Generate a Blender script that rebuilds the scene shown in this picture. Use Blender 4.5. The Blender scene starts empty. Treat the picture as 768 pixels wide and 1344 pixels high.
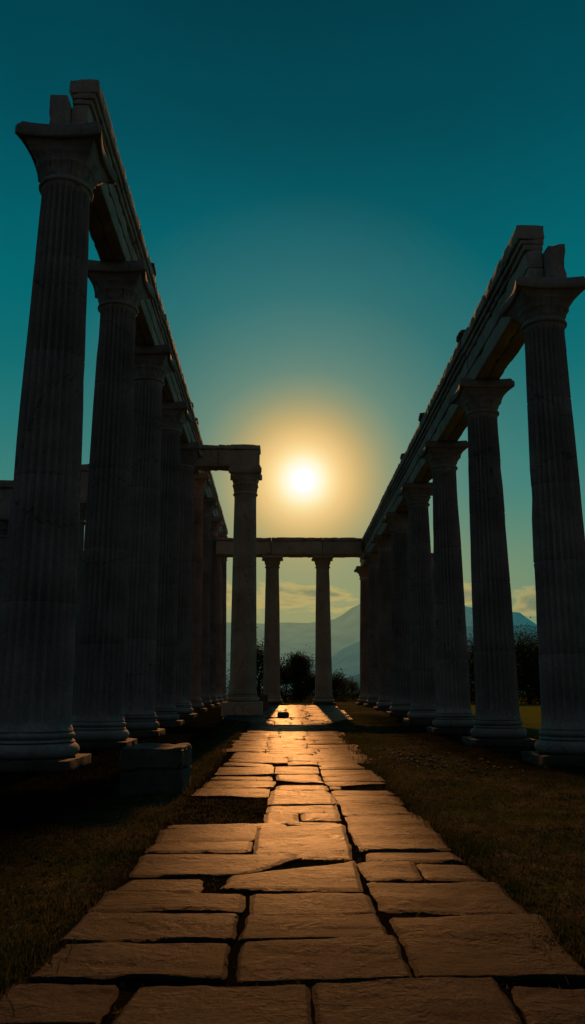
import bpy, bmesh, math, random
from mathutils import Vector, noise, Matrix

R = math.radians
scene = bpy.context.scene
col = scene.collection
random.seed(7)

# ------------------------------------------------------------------ helpers
class MB:
    """collects vertices and faces and links them as ONE mesh object"""
    def __init__(self):
        self.v = []; self.f = []
    def add(self, vs, fs):
        o = len(self.v)
        self.v += [tuple(p) for p in vs]
        self.f += [tuple(i + o for i in f) for f in fs]
    def build(self, name, mat, parent=None, smooth=35, loc=None):
        me = bpy.data.meshes.new(name)
        me.from_pydata(self.v, [], self.f)
        me.validate()
        bm = bmesh.new(); bm.from_mesh(me)
        bmesh.ops.recalc_face_normals(bm, faces=bm.faces)
        bm.to_mesh(me); bm.free()
        if smooth:
            me.shade_smooth(); me.set_sharp_from_angle(angle=R(smooth))
        ob = bpy.data.objects.new(name, me)
        col.objects.link(ob)
        if mat: me.materials.append(mat)
        if parent: ob.parent = parent
        if loc: ob.location = loc
        return ob

def tag(o, label=None, cat=None, group=None, kind=None):
    if cat and not kind: kind = 'thing'
    if label: o['label'] = label
    if cat: o['category'] = cat
    if group: o['group'] = group
    if kind: o['kind'] = kind
    return o

def empty(name, loc, rz=0.0):
    o = bpy.data.objects.new(name, None)
    col.objects.link(o)
    o.empty_display_size = 0.3
    o.location = loc; o.rotation_euler = (0, 0, rz)
    return o

def copy_tree(root):
    r = root.copy(); col.objects.link(r)
    for ch in list(root.children):
        c = ch.copy(); col.objects.link(c); c.parent = r
        for g in list(ch.children):
            d = g.copy(); col.objects.link(d); d.parent = c
    return r

def sstep(a, b, x):
    t = max(0.0, min(1.0, (x - a) / (b - a)))
    return t * t * (3 - 2 * t)

def gz(y):
    """the court rises a little towards its far end"""
    return 0.62 * sstep(26, 62, y)

def nz(x, y, z, s=1.0):
    return noise.noise(Vector((x * s, y * s, z * s)))

def stone_box(mb, x0, x1, y0, y1, z0, z1, seg=0.2, r=0.03, rough=0.012, chip=0.05, seed=0.0, maxn=60):
    """a weathered block: rounded edges, rough faces, chipped arrises"""
    L = (x1 - x0, y1 - y0, z1 - z0)
    c = ((x0 + x1) / 2, (y0 + y1) / 2, (z0 + z1) / 2)
    n = [max(2, min(maxn, int(l / seg) + 1)) for l in L]
    def coords(i):
        a = [-L[i] / 2 + L[i] * k / n[i] for k in range(n[i] + 1)]
        rr = min(r, L[i] * 0.2)
        a.insert(1, -L[i] / 2 + rr); a.insert(len(a) - 1, L[i] / 2 - rr)
        return sorted(set(round(q, 5) for q in a))
    cs = [coords(i) for i in range(3)]
    cache = {}
    def pt(p):
        k = tuple(round(q, 5) for q in p)
        if k in cache: return cache[k]
        q = [0, 0, 0]; near = 0
        inner = []
        for i in range(3):
            h = L[i] / 2; rr = min(r, L[i] * 0.2)
            inner.append(max(-h + rr, min(h - rr, p[i])))
            if abs(p[i]) > h - rr - 1e-4: near += 1
        d = Vector(p) - Vector(inner)
        w = Vector(c) + Vector(p)
        wn = w + Vector((seed * 7.3, seed * 3.1, seed * 5.7))
        if d.length > 1e-6:
            d2 = d.normalized() * min(r, d.length)
            base = Vector(inner) + d2
        else:
            base = Vector(p)
        nr = d.normalized() if d.length > 1e-6 else Vector((0, 0, 0))
        off = rough * (noise.noise(wn * 1.7) + 0.6 * noise.noise(wn * 5.1))
        if near >= 2:
            ch = max(0.0, noise.noise(wn * 2.3) + 0.5 * noise.noise(wn * 6.5) - 0.12)
            off -= chip * ch * 2.0
        base = base + nr * off
        res = len(mb.v); mb.v.append(tuple(base + Vector(c)))
        cache[k] = res
        return res
    for ax in range(3):
        u, v = [(1, 2), (2, 0), (0, 1)][ax]
        for s in (0, 1):
            a = cs[ax][-1] if s else cs[ax][0]
            for i in range(len(cs[u]) - 1):
                for j in range(len(cs[v]) - 1):
                    quad = []
                    for (di, dj) in ((0, 0), (1, 0), (1, 1), (0, 1)):
                        p = [0, 0, 0]
                        p[ax] = a; p[u] = cs[u][i + di]; p[v] = cs[v][j + dj]
                        quad.append(pt(p))
                    mb.f.append(tuple(quad if s else quad[::-1]))

# ------------------------------------------------------------------ materials
def newmat(name):
    m = bpy.data.materials.new(name); m.use_nodes = True
    nt = m.node_tree; nt.nodes.clear()
    return m, nt
def N(nt, t, **kw):
    n = nt.nodes.new(t)
    for k, v in kw.items():
        if hasattr(n, k): setattr(n, k, v)
        else: n.inputs[k].default_value = v
    return n
def ramp(nt, stops, interp='LINEAR'):
    n = nt.nodes.new('ShaderNodeValToRGB')
    cr = n.color_ramp; cr.interpolation = interp
    while len(cr.elements) < len(stops): cr.elements.new(0.5)
    for e, (p, c) in zip(cr.elements, stops):
        e.position = p; e.color = (c[0], c[1], c[2], 1)
    return n
def mixc(nt, fac, a, b, mode='MIX'):
    n = nt.nodes.new('ShaderNodeMix'); n.data_type = 'RGBA'; n.blend_type = mode
    for sock, val in ((n.inputs[0], fac), (n.inputs[6], a), (n.inputs[7], b)):
        if hasattr(val, 'is_linked'): nt.links.new(val, sock)
        elif isinstance(val, (tuple, list)): sock.default_value = (*val[:3], 1)
        else: sock.default_value = val
    return n.outputs[2]
def math_(nt, op, a, b=0.0, c=0.0):
    n = nt.nodes.new('ShaderNodeMath'); n.operation = op
    for s, v in zip(n.inputs, (a, b, c)):
        if hasattr(v, 'is_linked'): nt.links.new(v, s)
        else: s.default_value = v
    return n.outputs[0]
def maprange(nt, v, a, b, c=0.0, d=1.0, kind='SMOOTHSTEP'):
    n = nt.nodes.new('ShaderNodeMapRange'); n.interpolation_type = kind
    nt.links.new(v, n.inputs[0])
    for i, q in enumerate((a, b, c, d)): n.inputs[1 + i].default_value = q
    return n.outputs[0]

def stone_material(name, c_dark, c_mid, c_light, streak=True, rough=0.85, bump=0.5):
    m, nt = newmat(name); L = nt.links.new
    out = N(nt, 'ShaderNodeOutputMaterial'); b = N(nt, 'ShaderNodeBsdfPrincipled')
    L(b.outputs[0], out.inputs[0])
    geo = N(nt, 'ShaderNodeNewGeometry'); oi = N(nt, 'ShaderNodeObjectInfo')
    n1 = N(nt, 'ShaderNodeTexNoise', Scale=0.9, Detail=4.0, Roughness=0.6); L(geo.outputs['Position'], n1.inputs['Vector'])
    r1 = ramp(nt, [(0.3, c_dark), (0.52, c_mid), (0.72, c_light)]); L(n1.outputs[0], r1.inputs[0])
    c = r1.outputs[0]
    if streak:      # rain streaks run down the stone
        mp = N(nt, 'ShaderNodeMapping'); mp.inputs['Scale'].default_value = (4.0, 4.0, 0.22)
        L(geo.outputs['Position'], mp.inputs['Vector'])
        n2 = N(nt, 'ShaderNodeTexNoise', Scale=1.2, Detail=3.0, Roughness=0.6); L(mp.outputs[0], n2.inputs['Vector'])
        f = maprange(nt, n2.outputs[0], 0.5, 0.8, 0.0, 0.3)
        c = mixc(nt, f, c, tuple(q * 0.35 for q in c_dark))
    n3 = N(nt, 'ShaderNodeTexNoise', Scale=14.0, Detail=3.0, Roughness=0.7); L(geo.outputs['Position'], n3.inputs['Vector'])
    f3 = maprange(nt, n3.outputs[0], 0.35, 0.7, 0.84, 1.1)
    comb = N(nt, 'ShaderNodeCombineColor')
    for i in range(3): L(f3, comb.inputs[i])
    c = mixc(nt, 1.0, c, comb.outputs[0], 'MULTIPLY')
    vr = maprange(nt, oi.outputs['Random'], 0, 1, 0.8, 1.12, 'LINEAR')
    comb2 = N(nt, 'ShaderNodeCombineColor')
    for i in range(3): L(vr, comb2.inputs[i])
    c = mixc(nt, 1.0, c, comb2.outputs[0], 'MULTIPLY')
    # hairline cracks
    vo = N(nt, 'ShaderNodeTexVoronoi', feature='DISTANCE_TO_EDGE'); vo.inputs['Scale'].default_value = 0.17
    wob = N(nt, 'ShaderNodeTexNoise', Scale=2.0, Detail=2.0)
    L(geo.outputs['Position'], wob.inputs['Vector'])
    va = N(nt, 'ShaderNodeVectorMath', operation='MULTIPLY_ADD')
    L(wob.outputs['Color'], va.inputs[0]); va.inputs[1].default_value = (0.7, 0.7, 0.7); L(geo.outputs['Position'], va.inputs[2])
    L(va.outputs[0], vo.inputs['Vector'])
    crack = maprange(nt, vo.outputs['Distance'], 0.0, 0.005, 0.35, 1.0)
    c = mixc(nt, crack, tuple(q * 0.3 for q in c_dark), c)
    L(c, b.inputs['Base Color'])
    b.inputs['Roughness'].default_value = rough
    b.inputs['Specular IOR Level'].default_value = 0.3
    h = math_(nt, 'MULTIPLY_ADD', n3.outputs[0], 0.45, math_(nt, 'MULTIPLY', crack, 0.25))
    bp = N(nt, 'ShaderNodeBump', Strength=bump, Distance=0.04); L(h, bp.inputs['Height'])
    L(bp.outputs[0], b.inputs['Normal'])
    return m

M_COL = stone_material('column_stone', (0.20, 0.195, 0.185), (0.275, 0.27, 0.26), (0.36, 0.35, 0.335))
M_BEAM = stone_material('beam_stone', (0.24, 0.22, 0.20), (0.34, 0.32, 0.29), (0.44, 0.415, 0.38))
M_PLINTH = stone_material('shaded_plinth_stone', (0.045, 0.041, 0.033), (0.075, 0.068, 0.056), (0.13, 0.12, 0.10))  # albedo darkened to stand in for shadow on column feet and fallen block
M_HAZE_LIT = stone_material('haze_lit_column_stone', (0.40, 0.31, 0.21), (0.50, 0.40, 0.28), (0.60, 0.49, 0.36))  # lighter, warmer copy of the column stone, imitating sunlit haze far off
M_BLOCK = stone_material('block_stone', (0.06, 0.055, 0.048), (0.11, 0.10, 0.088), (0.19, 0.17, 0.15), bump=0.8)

def paving_material():
    m, nt = newmat('paving_stone'); L = nt.links.new
    out = N(nt, 'ShaderNodeOutputMaterial'); b = N(nt, 'ShaderNodeBsdfPrincipled'); L(b.outputs[0], out.inputs[0])
    geo = N(nt, 'ShaderNodeNewGeometry')
    at = N(nt, 'ShaderNodeAttribute', attribute_name='tone')
    n1 = N(nt, 'ShaderNodeTexNoise', Scale=1.6, Detail=5.0, Roughness=0.7); L(geo.outputs['Position'], n1.inputs['Vector'])
    r1 = ramp(nt, [(0.3, (0.015, 0.0135, 0.0125)), (0.5, (0.034, 0.0305, 0.028)), (0.72, (0.058, 0.052, 0.047))]); L(n1.outputs[0], r1.inputs[0])
    n3 = N(nt, 'ShaderNodeTexNoise', Scale=24.0, Detail=6.0, Roughness=0.8); L(geo.outputs['Position'], n3.inputs['Vector'])
    f3 = maprange(nt, n3.outputs[0], 0.35, 0.7, 0.5, 1.3)
    cm = N(nt, 'ShaderNodeCombineColor')
    t = math_(nt, 'MULTIPLY', f3, at.outputs['Fac'])
    for i in range(3): L(t, cm.inputs[i])
    c = mixc(nt, 1.0, r1.outputs[0], cm.outputs[0], 'MULTIPLY')
    # dark grime in the hollows along edges
    ed = N(nt, 'ShaderNodeAttribute', attribute_name='edge')
    c = mixc(nt, math_(nt, 'MULTIPLY', ed.outputs['Fac'], 0.8), c, (0.03, 0.022, 0.015))
    L(c, b.inputs['Base Color'])
    # sun glare band painted into roughness and specular, fading at first slabs and sides
    sx = N(nt, 'ShaderNodeSeparateXYZ'); L(geo.outputs['Position'], sx.inputs[0])
    lat = maprange(nt, math_(nt, 'ABSOLUTE', math_(nt, 'SUBTRACT', sx.outputs[0], 0.22)), 0.15, 1.5, 1.0, 0.0)
    court = maprange(nt, sx.outputs[1], 36.5, 40.0)
    lat = math_(nt, 'MAXIMUM', lat, math_(nt, 'MULTIPLY', court, 0.45))  # glare widened over the far court to brighten its sunlit floor
    sun_glare = math_(nt, 'MULTIPLY', lat, maprange(nt, sx.outputs[1], 4.6, 9.5))
    sun_glare = math_(nt, 'MULTIPLY', sun_glare, maprange(nt, n1.outputs[0], 0.25, 0.6, 0.7, 1.0))
    L(math_(nt, 'MULTIPLY_ADD', sun_glare, -0.24, 0.66), b.inputs['Roughness'])
    L(math_(nt, 'MULTIPLY_ADD', sun_glare, 0.30, 0.035), b.inputs['Specular IOR Level'])
    # split-slate relief: long low ripples plus pits
    mp = N(nt, 'ShaderNodeMapping'); mp.inputs['Scale'].default_value = (1.0, 1.35, 1.0); mp.inputs['Rotation'].default_value = (0, 0, 0.5)
    L(geo.outputs['Position'], mp.inputs['Vector'])
    n4 = N(nt, 'ShaderNodeTexNoise', Scale=3.2, Detail=6.0, Roughness=0.6, Distortion=0.6); L(mp.outputs[0], n4.inputs['Vector'])
    h = math_(nt, 'MULTIPLY_ADD', n3.outputs[0], 0.9, math_(nt, 'MULTIPLY', n4.outputs[0], 0.7))
    # thin split ledges: contour lines of a slow noise
    n5 = N(nt, 'ShaderNodeTexNoise', Scale=0.85, Detail=4.0, Roughness=0.5, Distortion=0.8); L(mp.outputs[0], n5.inputs['Vector'])
    fl = math_(nt, 'FRACT', math_(nt, 'MULTIPLY', n5.outputs[0], 9.0))
    ledge = maprange(nt, fl, 0.0, 0.10)
    sel = maprange(nt, n1.outputs[0], 0.46, 0.56)
    h = math_(nt, 'MULTIPLY_ADD', math_(nt, 'MULTIPLY', ledge, sel), 0.45, h)
    bp = N(nt, 'ShaderNodeBump', Strength=1.0, Distance=0.05); L(h, bp.inputs['Height']); L(bp.outputs[0], b.inputs['Normal'])
    return m
M_PAVE = paving_material()

def ground_material():
    m, nt = newmat('grass_ground'); L = nt.links.new
    out = N(nt, 'ShaderNodeOutputMaterial'); b = N(nt, 'ShaderNodeBsdfPrincipled'); L(b.outputs[0], out.inputs[0])
    geo = N(nt, 'ShaderNodeNewGeometry')
    P = geo.outputs['Position']
    n1 = N(nt, 'ShaderNodeTexNoise', Scale=0.55, Detail=5.0, Roughness=0.65); L(P, n1.inputs['Vector'])
    n2 = N(nt, 'ShaderNodeTexNoise', Scale=9.0, Detail=5.0, Roughness=0.75); L(P, n2.inputs['Vector'])
    g = ramp(nt, [(0.3, (0.022, 0.032, 0.010)), (0.6, (0.058, 0.07, 0.022)), (0.8, (0.12, 0.115, 0.045))]); L(n2.outputs[0], g.inputs[0])
    d = ramp(nt, [(0.3, (0.05, 0.044, 0.028)), (0.6, (0.12, 0.10, 0.066)), (0.8, (0.22, 0.18, 0.125))]); L(n2.outputs[0], d.inputs[0])
    f = maprange(nt, n1.outputs[0], 0.42, 0.6)
    c = mixc(nt, f, g.outputs[0], d.outputs[0])
    sx = N(nt, 'ShaderNodeSeparateXYZ'); L(P, sx.inputs[0])
    fy = maprange(nt, sx.outputs[0], 8.5, 13.0)
    c = mixc(nt, fy, c, mixc(nt, n2.outputs[0], (0.06, 0.075, 0.012), (0.17, 0.20, 0.03)))      # drier meadow east of the ruin
    painted_shade = math_(nt, 'MULTIPLY', maprange(nt, sx.outputs[0], -3.0, -1.5, 1.0, 0.0), maprange(nt, sx.outputs[1], 55, 66, 1.0, 0.0))  # shade left of the path, painted into the ground colour
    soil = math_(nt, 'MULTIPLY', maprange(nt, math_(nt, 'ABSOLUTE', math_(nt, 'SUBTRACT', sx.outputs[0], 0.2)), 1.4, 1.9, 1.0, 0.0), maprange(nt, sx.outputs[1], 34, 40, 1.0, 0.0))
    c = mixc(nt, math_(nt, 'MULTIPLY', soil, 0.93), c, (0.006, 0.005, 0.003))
    east = math_(nt, 'MULTIPLY', math_(nt, 'MULTIPLY', maprange(nt, sx.outputs[0], 3.4, 5.2), maprange(nt, sx.outputs[0], 8.2, 9.2, 1.0, 0.0)), math_(nt, 'MULTIPLY', maprange(nt, sx.outputs[1], 11, 18), maprange(nt, sx.outputs[1], 43, 49, 1.0, 0.0)))  # painted shade along the bases of the right row
    painted_shade = math_(nt, 'MAXIMUM', painted_shade, math_(nt, 'MULTIPLY', east, 0.9))
    c = mixc(nt, math_(nt, 'MULTIPLY', painted_shade, 0.9), c, (0.004, 0.005, 0.003))
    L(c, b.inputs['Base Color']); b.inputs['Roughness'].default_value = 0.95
    b.inputs['Specular IOR Level'].default_value = 0.0
    h = math_(nt, 'MULTIPLY_ADD', n1.outputs[0], 0.8, n2.outputs[0])
    bp = N(nt, 'ShaderNodeBump', Strength=0.8, Distance=0.06); L(h, bp.inputs['Height']); L(bp.outputs[0], b.inputs['Normal'])
    return m
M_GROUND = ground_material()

def leaf_material(name, ca, cb, trans=0.35, attr=None):
    m, nt = newmat(name); L = nt.links.new
    out = N(nt, 'ShaderNodeOutputMaterial')
    geo = N(nt, 'ShaderNodeNewGeometry')
    n = N(nt, 'ShaderNodeTexNoise', Scale=0.9, Detail=6.0, Roughness=0.7); L(geo.outputs['Position'], n.inputs['Vector'])
    c = mixc(nt, maprange(nt, n.outputs[0], 0.35, 0.65), ca, cb)
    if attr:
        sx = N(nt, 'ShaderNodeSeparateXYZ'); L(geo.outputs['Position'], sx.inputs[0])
        c = mixc(nt, maprange(nt, sx.outputs[0], -3.0, -1.5, 0.93, 0.0), c, (0.004, 0.006, 0.003))  # shade left of the path put into the blade colour
        c = mixc(nt, math_(nt, 'MULTIPLY', maprange(nt, sx.outputs[0], 3.4, 5.2, 0.0, 0.8), maprange(nt, sx.outputs[1], 11, 18)), c, (0.004, 0.006, 0.003))  # likewise the shade by the right column bases
    d = N(nt, 'ShaderNodeBsdfDiffuse'); t = N(nt, 'ShaderNodeBsdfTranslucent')
    L(c, d.inputs[0]); L(c, t.inputs[0])
    mx = N(nt, 'ShaderNodeMixShader'); mx.inputs[0].default_value = trans
    L(d.outputs[0], mx.inputs[1]); L(t.outputs[0], mx.inputs[2]); L(mx.outputs[0], out.inputs[0])
    return m
M_GRASS = leaf_material('grass_blades', (0.040, 0.052, 0.015), (0.11, 0.088, 0.036), 0.35, 'painted_shade')  # last argument turns on the shade painted into the blades
M_LEAF = leaf_material('tree_leaves', (0.028, 0.034, 0.012), (0.055, 0.055, 0.02), 0.35)
def plain(name, c, rough=0.9):
    m, nt = newmat(name)
    out = N(nt, 'ShaderNodeOutputMaterial'); b = N(nt, 'ShaderNodeBsdfPrincipled'); nt.links.new(b.outputs[0], out.inputs[0])
    n = N(nt, 'ShaderNodeTexNoise', Scale=6.0, Detail=6.0)
    cc = mixc(nt, n.outputs[0], tuple(q * 0.6 for q in c), tuple(q * 1.4 for q in c)); nt.links.new(cc, b.inputs['Base Color'])
    b.inputs['Roughness'].default_value = rough
    return m
M_BARK = plain('tree_bark', (0.05, 0.038, 0.028))

SUN_EL, SUN_AZ = R(14.63), R(1.61)
sun_dir = Vector((math.cos(SUN_EL) * math.sin(SUN_AZ), math.cos(SUN_EL) * math.cos(SUN_AZ), math.sin(SUN_EL)))

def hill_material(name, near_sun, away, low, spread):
    """a mountain with the lit evening haze painted on as emission"""
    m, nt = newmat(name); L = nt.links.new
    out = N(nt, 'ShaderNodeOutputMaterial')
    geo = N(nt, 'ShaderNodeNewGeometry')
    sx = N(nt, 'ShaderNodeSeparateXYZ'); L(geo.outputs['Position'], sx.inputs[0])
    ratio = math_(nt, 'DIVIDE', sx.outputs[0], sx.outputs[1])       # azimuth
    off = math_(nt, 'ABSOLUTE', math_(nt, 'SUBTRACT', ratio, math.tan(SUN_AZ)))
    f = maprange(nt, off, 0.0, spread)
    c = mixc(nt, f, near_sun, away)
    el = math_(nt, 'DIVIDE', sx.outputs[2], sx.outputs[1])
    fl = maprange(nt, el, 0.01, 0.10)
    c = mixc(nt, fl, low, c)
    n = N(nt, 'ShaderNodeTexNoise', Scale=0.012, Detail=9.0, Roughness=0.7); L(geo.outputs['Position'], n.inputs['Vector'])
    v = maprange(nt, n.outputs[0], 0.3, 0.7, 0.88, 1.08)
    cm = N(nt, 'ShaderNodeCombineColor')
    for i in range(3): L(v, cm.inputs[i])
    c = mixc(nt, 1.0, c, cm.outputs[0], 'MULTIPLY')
    e = N(nt, 'ShaderNodeEmission'); L(c, e.inputs[0])  # haze glow comes from the slope itself, warmer towards the sun
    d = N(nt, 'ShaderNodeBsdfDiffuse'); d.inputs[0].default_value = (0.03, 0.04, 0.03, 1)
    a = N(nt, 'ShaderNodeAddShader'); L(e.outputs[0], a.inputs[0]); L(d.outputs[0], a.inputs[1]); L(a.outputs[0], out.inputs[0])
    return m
def srgb(r, g, b):
    def k(c):
        c /= 255.0
        return c / 12.92 if c <= 0.04045 else ((c + 0.055) / 1.055) ** 2.4
    return (k(r), k(g), k(b))

# ------------------------------------------------------------------ the columns
def shaft_mesh(mb, rb, rt, h0, h1, flutes, depth, joints, seed):
    per = 6 if flutes else 1
    n = (flutes or 48) * per if flutes else 56
    zs = set()
    H = h1 - h0
    k = 16
    for i in range(k + 1): zs.add(round(h0 + H * i / k, 4))
    for j in joints:
        for d in (-0.018, 0.0, 0.018): zs.add(round(h0 + H * j + d, 4))
    # apophyge at foot and top
    for d in (0.04, 0.1, 0.2): zs.add(round(h0 + d, 4)); zs.add(round(h1 - d, 4))
    zs = sorted(zs)
    jz = [h0 + H * j for j in joints]
    rows = []
    for z in zs:
        t = (z - h0) / H
        r = rb + (rt - rb) * (t ** 1.5 * 0.6 + t * 0.4)
        if z - h0 < 0.2: r *= 1 + 0.06 * (1 - (z - h0) / 0.2) ** 2
        if h1 - z < 0.2: r *= 1 + 0.05 * (1 - (h1 - z) / 0.2) ** 2
        fl = depth * sstep(0.06, 0.3, z - h0) * sstep(0.06, 0.25, h1 - z)
        groove = any(abs(z - q) < 0.005 for q in jz)
        row = []
        for i in range(n):
            a = 2 * math.pi * i / n
            rr = r
            if flutes:
                u = (i % per) / per
                rr -= fl * math.sin(math.pi * min(1.0, max(0.0, (u - 0.1) / 0.8))) ** 0.7 if 0.1 < u < 0.9 else 0
            w = noise.noise(Vector((math.cos(a) * 1.6, math.sin(a) * 1.6, z * 0.5 + seed)))
            w2 = noise.noise(Vector((math.cos(a) * 4, math.sin(a) * 4, z * 1.7 + seed)))
            rr += 0.010 * w + 0.006 * w2
            w3 = noise.noise(Vector((math.cos(a) * 2.1 + 5, math.sin(a) * 2.1, z * 0.9 + seed * 2)))
            rr -= 0.10 * max(0.0, w3 - 0.36) ** 0.8 if w3 > 0.36 else 0.0
            if groove: rr -= 0.018 + 0.03 * max(0.0, w2)
            row.append((rr * math.cos(a), rr * math.sin(a), z))
        rows.append(row)
    vs = [p for row in rows for p in row]
    fs = []
    for i in range(len(rows) - 1):
        for j in range(n):
            a = i * n + j; b = i * n + (j + 1) % n
            fs.append((a, b, b + n, a + n))
    mb.add(vs, fs)

def lathe(mb, prof, n=56, seed=0.0, rough=0.006):
    vs = []; fs = []
    for (r, z) in prof:
        for i in range(n):
            a = 2 * math.pi * i / n
            w = noise.noise(Vector((math.cos(a) * r * 2.2, math.sin(a) * r * 2.2, z * 3 + seed)))
            rr = r + rough * w * 2
            vs.append((rr * math.cos(a), rr * math.sin(a), z))
    for i in range(len(prof) - 1):
        for j in range(n):
            a = i * n + j; b = i * n + (j + 1) % n
            fs.append((a, b, b + n, a + n))
    vs.append((0, 0, prof[0][1])); vs.append((0, 0, prof[-1][1]))
    k = len(prof) * n
    for j in range(n):
        fs.append((j, k, (j + 1) % n)); o = (len(prof) - 1) * n
        fs.append((o + j, o + (j + 1) % n, k + 1))
    mb.add(vs, fs)

def torus_profile(r, z0, h, n=7):
    """half-round moulding bulging out from radius r between z0 and z0+h"""
    out = []
    for i in range(n + 1):
        a = -math.pi / 2 + math.pi * i / n
        out.append((r + 0.5 * h * math.cos(a) * 1.1, z0 + h / 2 + h / 2 * math.sin(a)))
    return out

def abacus_outline(hw, n=9, conc=0.12, cut=0.13):
    """square plan with hollowed sides and clipped horns"""
    pts = []
    for s in range(4):
        a = s * math.pi / 2
        for i in range(n + 1):
            t = -1 + 2 * i / n
            x = t * (hw - cut * hw * 0.5)
            y = hw - conc * hw * (1 - t * t)
            # this side faces +y before rotation; walk from +x to -x
            px, py = -x, y
            pts.append((px * math.cos(a) - py * math.sin(a), px * math.sin(a) + py * math.cos(a)))
    return pts

def capital_mesh(mb, rt, hw, z0, zb, seed):
    """bell carved with two tiers of leaves, opening into four corner horns"""
    n = 96; k = 22
    vs = []; fs = []
    H = zb - z0
    for i in range(k + 1):
        t = i / k
        for j in range(n):
            a = 2 * math.pi * j / n
            flare = 0.25 * t + 0.75 * t ** 2.3
            cs = max(abs(math.cos(a)), abs(math.sin(a)))
            sq = hw * 0.84 / cs * (1 - 0.06 * (1 - (abs(math.sin(2 * a))) ** 1.5))      # towards square
            sq = min(sq, hw * 1.2)
            r0 = rt * 1.02
            r = r0 + (sq - r0) * flare
            # lower tier: eight broad leaves, tips curl out at t=0.42
            u = (a / (2 * math.pi) * 8) % 1.0
            lf = max(0.0, math.cos((u - 0.5) * math.pi)) ** 0.6
            rib = 0.5 + 0.5 * math.cos((u - 0.5) * math.pi * 10)
            lip = math.exp(-((t - 0.40) / 0.06) ** 2)
            body = sstep(0.0, 0.1, t) * (1 - sstep(0.42, 0.47, t))
            r += rt * (0.10 * body * lf + 0.07 * lip * lf ** 2 - 0.07 * body * rib * lf)
            # upper tier, set between
            u2 = (u + 0.5) % 1.0
            lf2 = max(0.0, math.cos((u2 - 0.5) * math.pi)) ** 0.7
            rib2 = 0.5 + 0.5 * math.cos((u2 - 0.5) * math.pi * 8)
            lip2 = math.exp(-((t - 0.72) / 0.06) ** 2)
            body2 = sstep(0.12, 0.45, t) * (1 - sstep(0.74, 0.8, t))
            r += rt * (0.10 * body2 * lf2 + 0.06 * lip2 * lf2 ** 2 - 0.08 * body2 * rib2 * lf2)
            # scrolls hang from the corners
            cn = abs(math.sin(2 * a)) ** 10
            r += hw * 0.07 * cn * math.exp(-((t - 0.86) / 0.09) ** 2)
            # worn
            w = noise.noise(Vector((math.cos(a) * 3, math.sin(a) * 3, t * 4 + seed)))
            r += 0.02 * w * rt
            vs.append((r * math.cos(a), r * math.sin(a), z0 + H * t))
    for i in range(k):
        for j in range(n):
            a = i * n + j; b = i * n + (j + 1) % n
            fs.append((a, b, b + n, a + n))
    c = len(vs); vs.append((0, 0, zb)); vs.append((0, 0, z0))
    for j in range(n):
        fs.append((k * n + j, k * n + (j + 1) % n, c)); fs.append((j, c + 1, (j + 1) % n))
    mb.add(vs, fs)

def prism(mb, pts, z0, z1, bev=0.02, seed=0.0, rough=0.01):
    n = len(pts)
    lv = [(0.97, z0), (1.0, z0 + bev), (1.0, z1 - bev), (0.985, z1)]
    vs = []
    for s, z in lv:
        for (x, y) in pts:
            w = noise.noise(Vector((x * 2.3, y * 2.3, z * 2 + seed)))
            q = s + rough * w - 0.05 * max(0, w - 0.25)
            vs.append((x * q, y * q, z))
    fs = []
    for i in range(len(lv) - 1):
        for j in range(n):
            a = i * n + j; b = i * n + (j + 1) % n
            fs.append((a, b, b + n, a + n))
    c = len(vs); vs.append((0, 0, z0)); vs.append((0, 0, z1))
    o = (len(lv) - 1) * n
    for j in range(n):
        fs.append((j, c, (j + 1) % n)); fs.append((o + j, o + (j + 1) % n, c + 1))
    mb.add(vs, fs)

def make_column(rb, rt, hneck, htop, hw, flutes, seed, plinth=None, torus_h=0.3, name='stone_column', M_COL=M_COL):
    """column with its foot at z=0: plinth > base > shaft > necking ring > capital > abacus"""
    root = empty(name, (0, 0, 0))
    ph, pw = plinth or (0.20, rb * 1.42)
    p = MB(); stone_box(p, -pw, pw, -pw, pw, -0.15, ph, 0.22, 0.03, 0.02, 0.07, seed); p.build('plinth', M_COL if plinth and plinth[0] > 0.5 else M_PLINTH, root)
    b = MB(); z = ph + 0.002
    lathe(b, torus_profile(rb * 1.04, z, torus_h) + [(rb * 1.13, z + torus_h + 0.02), (rb * 1.06, z + torus_h + 0.07)]
          + torus_profile(rb * 1.02, z + torus_h + 0.08, torus_h * 0.42, 5) + [(rb * 1.03, z + torus_h * 1.42 + 0.12)], seed=seed)
    b.build('base', M_COL, root, 50)
    s = MB(); joints = {0: [0.21, 0.43, 0.66, 0.85], 1: [0.17, 0.39, 0.58, 0.8], 2: [0.3, 0.62]}[int(seed) % 3]
    shaft_mesh(s, rb, rt, z + torus_h * 1.42 + 0.11, hneck - 0.04, flutes, 0.115 * rb / 0.65, joints, seed)
    s.build('shaft', M_COL, root, 40)
    r = MB(); lathe(r, [(rt * 1.0, hneck - 0.07)] + torus_profile(rt * 1.03, hneck - 0.06, 0.12, 6) + torus_profile(rt * 1.0, hneck + 0.06, 0.05, 4) + [(rt * 0.99, hneck + 0.115)], seed=seed)
    r.build('necking_ring', M_COL, root, 50)
    hab = (htop - hneck) * 0.30
    c = MB(); capital_mesh(c, rt, hw, hneck + 0.11, htop - hab, seed); cap = c.build('capital', M_COL, root, 50)
    a = MB(); prism(a, abacus_outline(hw * 1.04), htop - hab + 0.002, htop - hab * 0.30, 0.03, seed=seed)
    prism(a, abacus_outline(hw * 0.97), htop - hab * 0.30 + 0.002, htop - 0.003, seed=seed + 3)
    a.build('abacus', M_COL, cap, 40)
    return root

def put(o, x, y, H, rz=0.0, kids=None):
    g = gz(y)
    o.location = (x, y, g); o.rotation_euler = (0, 0, rz)
    o.scale = (1, 1, (H - g) / H)
    return o

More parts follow.
